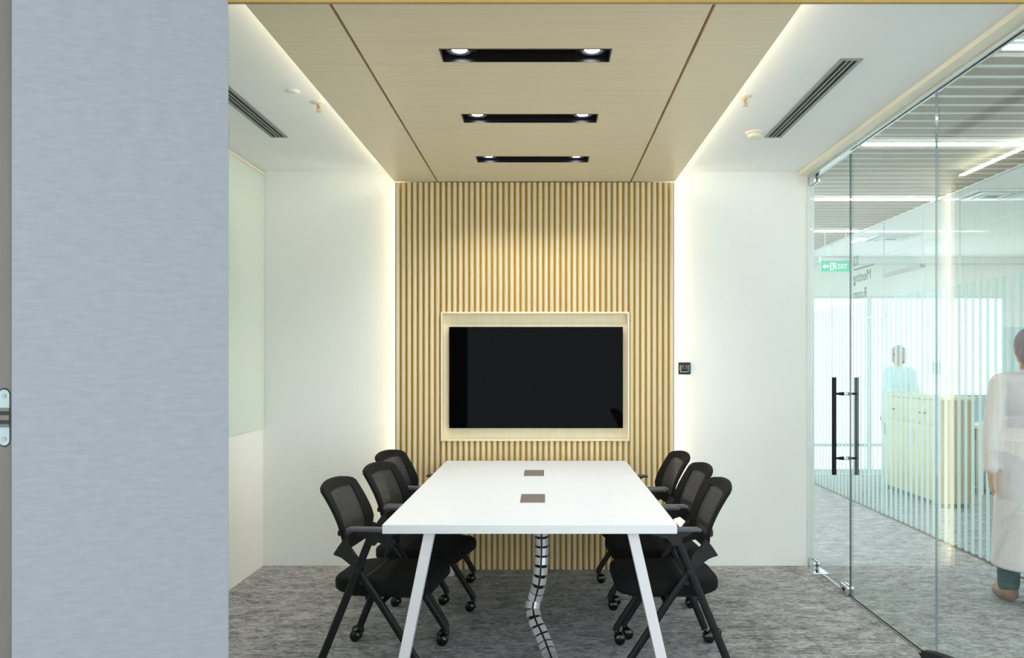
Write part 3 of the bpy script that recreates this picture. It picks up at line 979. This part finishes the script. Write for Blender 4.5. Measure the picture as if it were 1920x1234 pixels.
# ------------------------------------------------------------------ nesting chairs
def pad(bm, poly, z0, z1, r=0.02, n=4, crown=0.0):
    """Cushion: outline polygon with rounded rims."""
    cx = sum(p[0] for p in poly) / len(poly)
    cy = sum(p[1] for p in poly) / len(poly)
    ext = max(abs(p[0] - cx) for p in poly)
    rings = []
    for k in range(n + 1):
        a = PI / 2 * k / n
        f = 1 - (r * (1 - math.sin(a))) / ext
        rings.append([Vector((cx + (x - cx) * f, cy + (y - cy) * f, z0 + r * 0.8 * (1 - math.cos(a)))) for x, y in poly])
    for k in range(n + 1):
        a = PI / 2 * k / n
        f = 1 - (r * (1 - math.cos(a))) / ext
        rings.append([Vector((cx + (x - cx) * f, cy + (y - cy) * f, z1 - r * (1 - math.sin(a)))) for x, y in poly])
    for f in (0.7, 0.35):
        rings.append([Vector((cx + (x - cx) * f, cy + (y - cy) * f, z1 + crown * (1 - f))) for x, y in poly])
    return loft(bm, rings)


def back_point(u, v, off=0.0):
    """Back shell: u across -1..1, v 0..1 upward; off pushes forward."""
    zc = 0.533 + 0.318 * v
    # rounded outline: narrower at the foot
    w = 0.150 + 0.068 * min(1, v / 0.34) ** 0.7 if v < 0.34 else 0.218 - 0.006 * (v - 0.34) / 0.66
    # profile: upright below, reclining above
    t_ = max(0, v - 0.30)
    x = -0.188 - 0.155 * t_ ** 1.35 - 0.012 * (1 - v) * 0
    x += 0.030 * u * u          # sides wrap forwards
    z = zc - (0.026 * abs(u) ** 2.6) * v + 0.022 * abs(u) ** 2 * (1 - v)
    return Vector((x + off, u * w, z))


def shell(bm, us, vs, t0, t1, keep):
    """Closed thick sheet over the cells of the (u,v) grid for which keep() is true."""
    nu, nv = len(us), len(vs)
    cell = [[keep((us[i] + us[i + 1]) / 2, (vs[j] + vs[j + 1]) / 2) for j in range(nv - 1)] for i in range(nu - 1)]
    A, Bk = {}, {}

    def gv(d, i, j, off):
        if (i, j) not in d:
            u, v = us[i], vs[j]
            d[(i, j)] = bm.verts.new(back_point(u, v, off))
        return d[(i, j)]
    for i in range(nu - 1):
        for j in range(nv - 1):
            if not cell[i][j]:
                continue
            q = [(i, j), (i + 1, j), (i + 1, j + 1), (i, j + 1)]
            bm.faces.new([gv(A, *p, t1) for p in q])
            bm.faces.new([gv(Bk, *p, t0) for p in q][::-1])
            for (di, dj), (p, r) in (((0, -1), (q[0], q[1])), ((1, 0), (q[1], q[2])), ((0, 1), (q[2], q[3])), ((-1, 0), (q[3], q[0]))):
                ii, jj = i + di, j + dj
                if not (0 <= ii < nu - 1 and 0 <= jj < nv - 1 and cell[ii][jj]):
                    bm.faces.new((gv(A, *p, t1), gv(Bk, *p, t0), gv(Bk, *r, t0), gv(A, *r, t1)))
    return bm


def make_chair():
    t = thing('nesting_chair', (0, 0, 0), 'chair', 'chair', 'black mesh nesting chairs')
    bm = pad(bmesh.new(), rrect(-0.225, 0.245, -0.225, 0.225, [0.07, 0.13, 0.13, 0.07], 6), 0.365, 0.435, r=0.026, crown=0.006)
    st = obj('seat', bm, M['seat'], t, local=True, ang=60)
    obj('seat_pan', pad(bmesh.new(), rrect(-0.17, 0.20, -0.18, 0.18, 0.06, 5), 0.348, 0.37, r=0.01), M['blackplastic'], st, local=True, ang=60)
    us = [-1, -0.93, -0.80, -0.66, -0.45, -0.22, 0, 0.22, 0.45, 0.66, 0.80, 0.93, 1]
    vs = [0, 0.03, 0.10, 0.2, 0.32, 0.45, 0.58, 0.7, 0.8, 0.87, 0.94, 0.98, 1.0]
    inner = lambda u, v: abs(u) < 0.70 and 0.17 < v < 0.88

    def corner(u, v):
        # rounded top corners
        du, dv = (abs(u) - 0.86) / 0.14, (v - 0.9) / 0.1
        return not (du > 0 and dv > 0 and du * du + dv * dv > 1.15)
    bk = obj('backrest', shell(bmesh.new(), us, vs, -0.010, 0.008, lambda u, v: not inner(u, v) and corner(u, v)), M['border'], t, local=True, ang=70)
    obj('mesh_panel', shell(bmesh.new(), [u for u in us if abs(u) <= 0.67], [v for v in vs if 0.2 <= v <= 0.87], -0.002, 0.002, lambda u, v: True), M['mesh'], bk, local=True, ang=80)
    obj('rear_spine', tube(bmesh.new(), [back_point(s_, 0.30, -0.014) for s_ in (-0.98, -0.6, 0, 0.6, 0.98)], 0.014, 0.008, seg=10, up=(1, 0, 0)), M['blackplastic'], bk, local=True)
    for sy in (-1, 1):
        y = sy * 0.25
        # arm from the back shell sweeping down into the front leg
        poly = [(-0.152, 0.612), (-0.180, 0.578), (-0.208, 0.536), (-0.160, 0.526), (-0.112, 0.505), (-0.078, 0.474), (-0.058, 0.466),
                (-0.046, 0.486), (-0.055, 0.520), (-0.088, 0.546), (-0.118, 0.572), (-0.138, 0.604)]
        bm = prism(bmesh.new(), poly, sy * 0.25 - 0.011, sy * 0.25 + 0.011)
        for v in bm.verts:
            v.co.y -= sy * 0.062 * min(1, max(0, (-0.07 - v.co.x) / 0.10))
        bmesh.ops.bevel(bm, geom=bm.edges[:], offset=0.004, segments=2, affect='EDGES')
        obj('back_bracket', bm, M['blackplastic'], t, local=True, ang=50)
        obj('leg', tube(bmesh.new(), [(-0.075, y, 0.487), (0.02, y, 0.355), (0.14, y, 0.175), (0.20, y, 0.085), (0.205, y, 0.066)], 0.0165, 0.0115, seg=14, exp=2.6), M['blackmetal'], t, local=True)
        yr = sy * 0.268
        obj('leg', tube(bmesh.new(), [(-0.005, yr, 0.645), (-0.06, yr, 0.51), (-0.15, yr, 0.29), (-0.235, yr, 0.085), (-0.242, yr, 0.066)], 0.0175, 0.0115, seg=14, exp=2.6), M['blackmetal'], t, local=True)
        obj('pivot', lathe(bmesh.new(), [(0.014, 0.236), (0.014, 0.282), (0.0, 0.282)] if sy > 0 else [(0.014, -0.236), (0.014, -0.282), (0.0, -0.282)], (-0.068, 0, 0.487), axis='y', seg=14), M['blackplastic'], t, local=True)
        ar = obj('armrest', tube(bmesh.new(), [(-0.115, yr, 0.664), (-0.10, yr, 0.668), (0.0, yr, 0.668), (0.11, yr, 0.666), (0.145, yr, 0.660)], [0.007, 0.010, 0.011, 0.011, 0.006], [0.016, 0.021, 0.022, 0.021, 0.014], seg=14, exp=3.2), M['armpad'], t, local=True, ang=50)
        bm = bmesh.new()
        prism(bm, [(-0.085, 0.660), (0.125, 0.660), (0.10, 0.648), (0.03, 0.628), (0.012, 0.60), (-0.028, 0.60), (-0.03, 0.632), (-0.06, 0.646)], yr - 0.012, yr + 0.012)
        obj('arm_support', bm, M['blackplastic'], ar, local=True)
        for (cx, cy, flip) in ((0.205, y, 1), (-0.242, yr, -1)):
            c = obj('caster', lathe(bmesh.new(), [(0.010, 0.068), (0.012, 0.062), (0.006, 0.056), (0.006, 0.047), (0.0, 0.047)], (cx, cy, 0), seg=12), M['gloss'], t, local=True)
            hx_ = cx - 0.018
            bm = bmesh.new()
            # twin wheels
            for s2 in (-1, 1):
                w = obj('wheel', lathe(bmesh.new(), [(0.0, s2 * 0.027), (0.018, s2 * 0.027), (0.026, s2 * 0.022), (0.0265, s2 * 0.010), (0.022, s2 * 0.006), (0.0, s2 * 0.006)], (hx_, cy, 0.0266), axis='y', seg=18), M['gloss'], c, local=True, ang=40)
            # hood over the wheels
            rings = []
            for k in range(9):
                a = R(20 + 150 * k / 8)
                rings.append([Vector((hx_ + r_ * math.cos(a), cy + w_, 0.0266 + r_ * math.sin(a))) for r_, w_ in ((0.0275, -0.015), (0.0305, -0.012), (0.0305, 0.012), (0.0275, 0.015))])
            obj('hood', loft(bm, rings), M['gloss'], c, local=True)
    obj('cross_tube', tube(bmesh.new(), [(-0.055, -0.262, 0.452 - 0.02), (-0.055, 0.262, 0.432)], 0.010, seg=12, up=(1, 0, 0)), M['blackmetal'], t, local=True)
    obj('cross_tube', tube(bmesh.new(), [(0.035, -0.25, 0.345), (0.035, 0.25, 0.345)], 0.011, seg=12, up=(1, 0, 0)), M['blackmetal'], t, local=True)
    return t


chairs = [
    (-0.725, 3.985, -6.5, 'black mesh chair left of table, nearest the camera'),
    (-0.655, 4.575, -11, 'black mesh chair left of table, middle of three'),
    (-0.715, 5.205, -13, 'black mesh chair left of table, closest to slat wall'),
    (0.555, 3.985, 181, 'black mesh chair right of table, nearest the camera'),
    (0.580, 4.575, 184, 'black mesh chair right of table, middle of three'),
    (0.560, 5.175, 186, 'black mesh chair right of table, closest to slat wall'),
    (1.05, 1.568, 16, 'black chair mostly out of view at the bottom right corner'),
]
proto = make_chair()
for i, (x, y, a, lab) in enumerate(chairs):
    c = proto if i == 0 else copy_tree(proto)
    c.location = (x, y, 0)
    c.rotation_euler = (0, 0, R(a))
    c['label'] = lab


# ------------------------------------------------------------------ people beyond the glass
def capsule(bm, p, q, r0, r1, seg=14):
    p, q = Vector(p), Vector(q)
    d = (q - p)
    n = d.normalized()
    pts, rad = [], []
    for k in range(5):
        a = PI / 2 * k / 4
        pts.append(p - n * (r0 * math.cos(a))); rad.append(max(r0 * math.sin(a), 1e-4))
    for k in range(5):
        a = PI / 2 * (4 - k) / 4
        pts.append(q + n * (r1 * math.cos(a))); rad.append(max(r1 * math.sin(a), 1e-4))
    return tube(bm, pts, rad, seg=seg, up=(0.31, 0.9, 0.22))


def ellip(bm, c, r, seg=18):
    g = bmesh.ops.create_uvsphere(bm, u_segments=seg, v_segments=12, radius=1)
    for v in g['verts']:
        v.co = Vector(c) + Vector((v.co.x * r[0], v.co.y * r[1], v.co.z * r[2]))


def remesh(o, vox):
    m = o.modifiers.new('skin', 'REMESH')
    m.mode = 'VOXEL'
    m.voxel_size = vox
    m.use_smooth_shade = True
    s_ = o.modifiers.new('soften', 'SMOOTH')
    s_.iterations = 4
    return o


def make_person(loc, rz, label, shirt, legs, hair, hem, step):
    """Figure 1.58 m tall facing local +x; y is its left."""
    t = thing('person', loc, label, 'person', rz=rz)
    b = bmesh.new()
    sh = {}
    # trunk and head
    ellip(b, (0, 0, 0.86), (0.105, 0.155, 0.12))
    ellip(b, (0, 0, 1.02), (0.092, 0.135, 0.13))
    ellip(b, (0.005, 0, 1.18), (0.105, 0.160, 0.14))
    capsule(b, (0, -0.135, 1.275), (0, 0.135, 1.275), 0.055, 0.055)
    capsule(b, (0, 0, 1.29), (0.015, 0, 1.39), 0.052, 0.047)
    ellip(b, (0.018, 0, 1.475), (0.088, 0.070, 0.105))
    ellip(b, (0.045, 0, 1.425), (0.055, 0.052, 0.055))
    capsule(b, (0.10, 0, 1.475), (0.118, 0, 1.445), 0.010, 0.014)   # nose
    capsule(b, (0.088, -0.018, 1.413), (0.088, 0.018, 1.413), 0.010, 0.010)  # lips
    for s in (-1, 1):
        ellip(b, (0.012, s * 0.070, 1.465), (0.020, 0.010, 0.030), 10)
        # arms
        hand = (0.10 * -s * step, s * 0.225, 0.80)
        elb = (-0.03, s * 0.215, 1.03)
        capsule(b, (0, s * 0.165, 1.275), elb, 0.046, 0.036)
        capsule(b, elb, hand, 0.036, 0.025)
        hv = (Vector(hand) - Vector(elb)).normalized()
        palm = Vector(hand) + hv * 0.05
        ellip(b, palm, (0.034, 0.016, 0.045), 12)
        for k, ln in enumerate((0.060, 0.068, 0.064, 0.050)):
            f0 = palm + hv * 0.034 + Vector((0.026 - 0.017 * k, 0, 0))
            f1 = f0 + hv * ln * 0.55 + Vector((0.0, -s * 0.004, 0))
            f2 = f1 + hv * ln * 0.5 + Vector((0.006, -s * 0.012, 0))
            capsule(b, f0, f1, 0.0085, 0.0082, 8)
            capsule(b, f1, f2, 0.0082, 0.007, 8)
        th = palm + Vector((0.026, 0, 0.012))
        capsule(b, th, th + hv * 0.03 + Vector((0.022, -s * 0.006, 0)), 0.0105, 0.009, 8)
        capsule(b, th + hv * 0.03 + Vector((0.022, -s * 0.006, 0)), th + hv * 0.055 + Vector((0.024, -s * 0.01, 0)), 0.009, 0.0075, 8)
        # legs
        hip = (0, s * 0.085, 0.82)
        kn = (0.11 * s * step + 0.02, s * 0.085, 0.46)
        an = (0.20 * s * step - 0.03 * step, s * 0.082, 0.085)
        capsule(b, hip, kn, 0.085, 0.055)
        capsule(b, kn, an, 0.055, 0.036)
        capsule(b, an, (an[0] + 0.13, an[1], 0.035), 0.036, 0.028)
        sh[s] = (kn, an)
    body = remesh(obj('body', b, M['skin'], t, local=True), 0.0075)
    for s in (-1, 1):
        e = bmesh.new()
        ellip(e, (0.101, s * 0.030, 1.482), (0.008, 0.013, 0.008), 10)
        obj('eye', e, M['eye'], t, local=True)
    # hair cap
    b = bmesh.new()
    ellip(b, (0.006, 0, 1.495), (0.094, 0.079, 0.100))
    ellip(b, (-0.035, 0, 1.455), (0.062, 0.075, 0.090))
    bmesh.ops.bisect_plane(b, geom=b.verts[:] + b.edges[:] + b.faces[:], plane_co=(0.060, 0, 1.51), plane_no=(0.80, 0, -0.60), clear_outer=True)
    obj('hair', b, hair, t, local=True, ang=60)
    # garment
    b = bmesh.new()
    ellip(b, (0.004, 0, 1.17), (0.125, 0.182, 0.155))
    ellip(b, (0, 0, 1.00), (0.115, 0.160, 0.17))
    capsule(b, (0, -0.135, 1.272), (0, 0.135, 1.272), 0.068, 0.068)
    capsule(b, (0, 0, 1.29), (0.004, 0, 1.325), 0.066, 0.058)
    n = 22
    rings = []
    for z, ax, ay in ((1.08, 0.115, 0.158), (0.90, 0.125, 0.178), (0.75, 0.135, 0.186), ((hem + 0.75) / 2, 0.15 + 0.05 * step, 0.192), (hem, 0.16 + 0.10 * step, 0.20)):
        rings.append([Vector((ax * math.cos(2 * PI * k / n) * (1 + 0.03 * math.sin(5 * 2 * PI * k / n)), ay * math.sin(2 * PI * k / n), z)) for k in range(n)])
    loft(b, rings)
    for s in (-1, 1):
        elb = Vector((-0.03, s * 0.215, 1.03))
        hand = Vector((0.10 * -s * step, s * 0.225, 0.80))
        capsule(b, (0, s * 0.160, 1.272), elb, 0.060, 0.050)
        capsule(b, elb, elb.lerp(hand, 1.0), 0.050, 0.042)
    remesh(obj('tunic', b, shirt, t, local=True), 0.0085)
    # trousers and shoes
    b = bmesh.new()
    for s in (-1, 1):
        kn, an = sh[s]
        capsule(b, (0, s * 0.085, 0.80), kn, 0.098, 0.072)
        capsule(b, kn, (an[0], an[1], 0.11), 0.072, 0.060)
    ellip(b, (0, 0, 0.84), (0.118, 0.166, 0.12))
    remesh(obj('trousers', b, legs, t, local=True), 0.0085)
    for s in (-1, 1):
        an = sh[s][1]
        b = bmesh.new()
        capsule(b, (an[0] - 0.01, an[1], 0.062), (an[0] + 0.15, an[1], 0.042), 0.050, 0.040)
        for v in b.verts:
            v.co.z = max(v.co.z, 0.0)
        obj('shoe', b, M['shoe'], t, local=True, ang=60)
    return t


make_person((2.755, 4.86, 0), R(82), 'person in long pale robe walking in the corridor at the right edge', M['shirt_b'], M['trouser'], M['hair_b'], 0.23, 0.5)
make_person((4.10, 9.92, 0), R(205), 'person in pale blue shirt standing behind the maple cabinet', M['shirt_a'], M['trouser'], M['hair_a'], 0.74, 0.0)
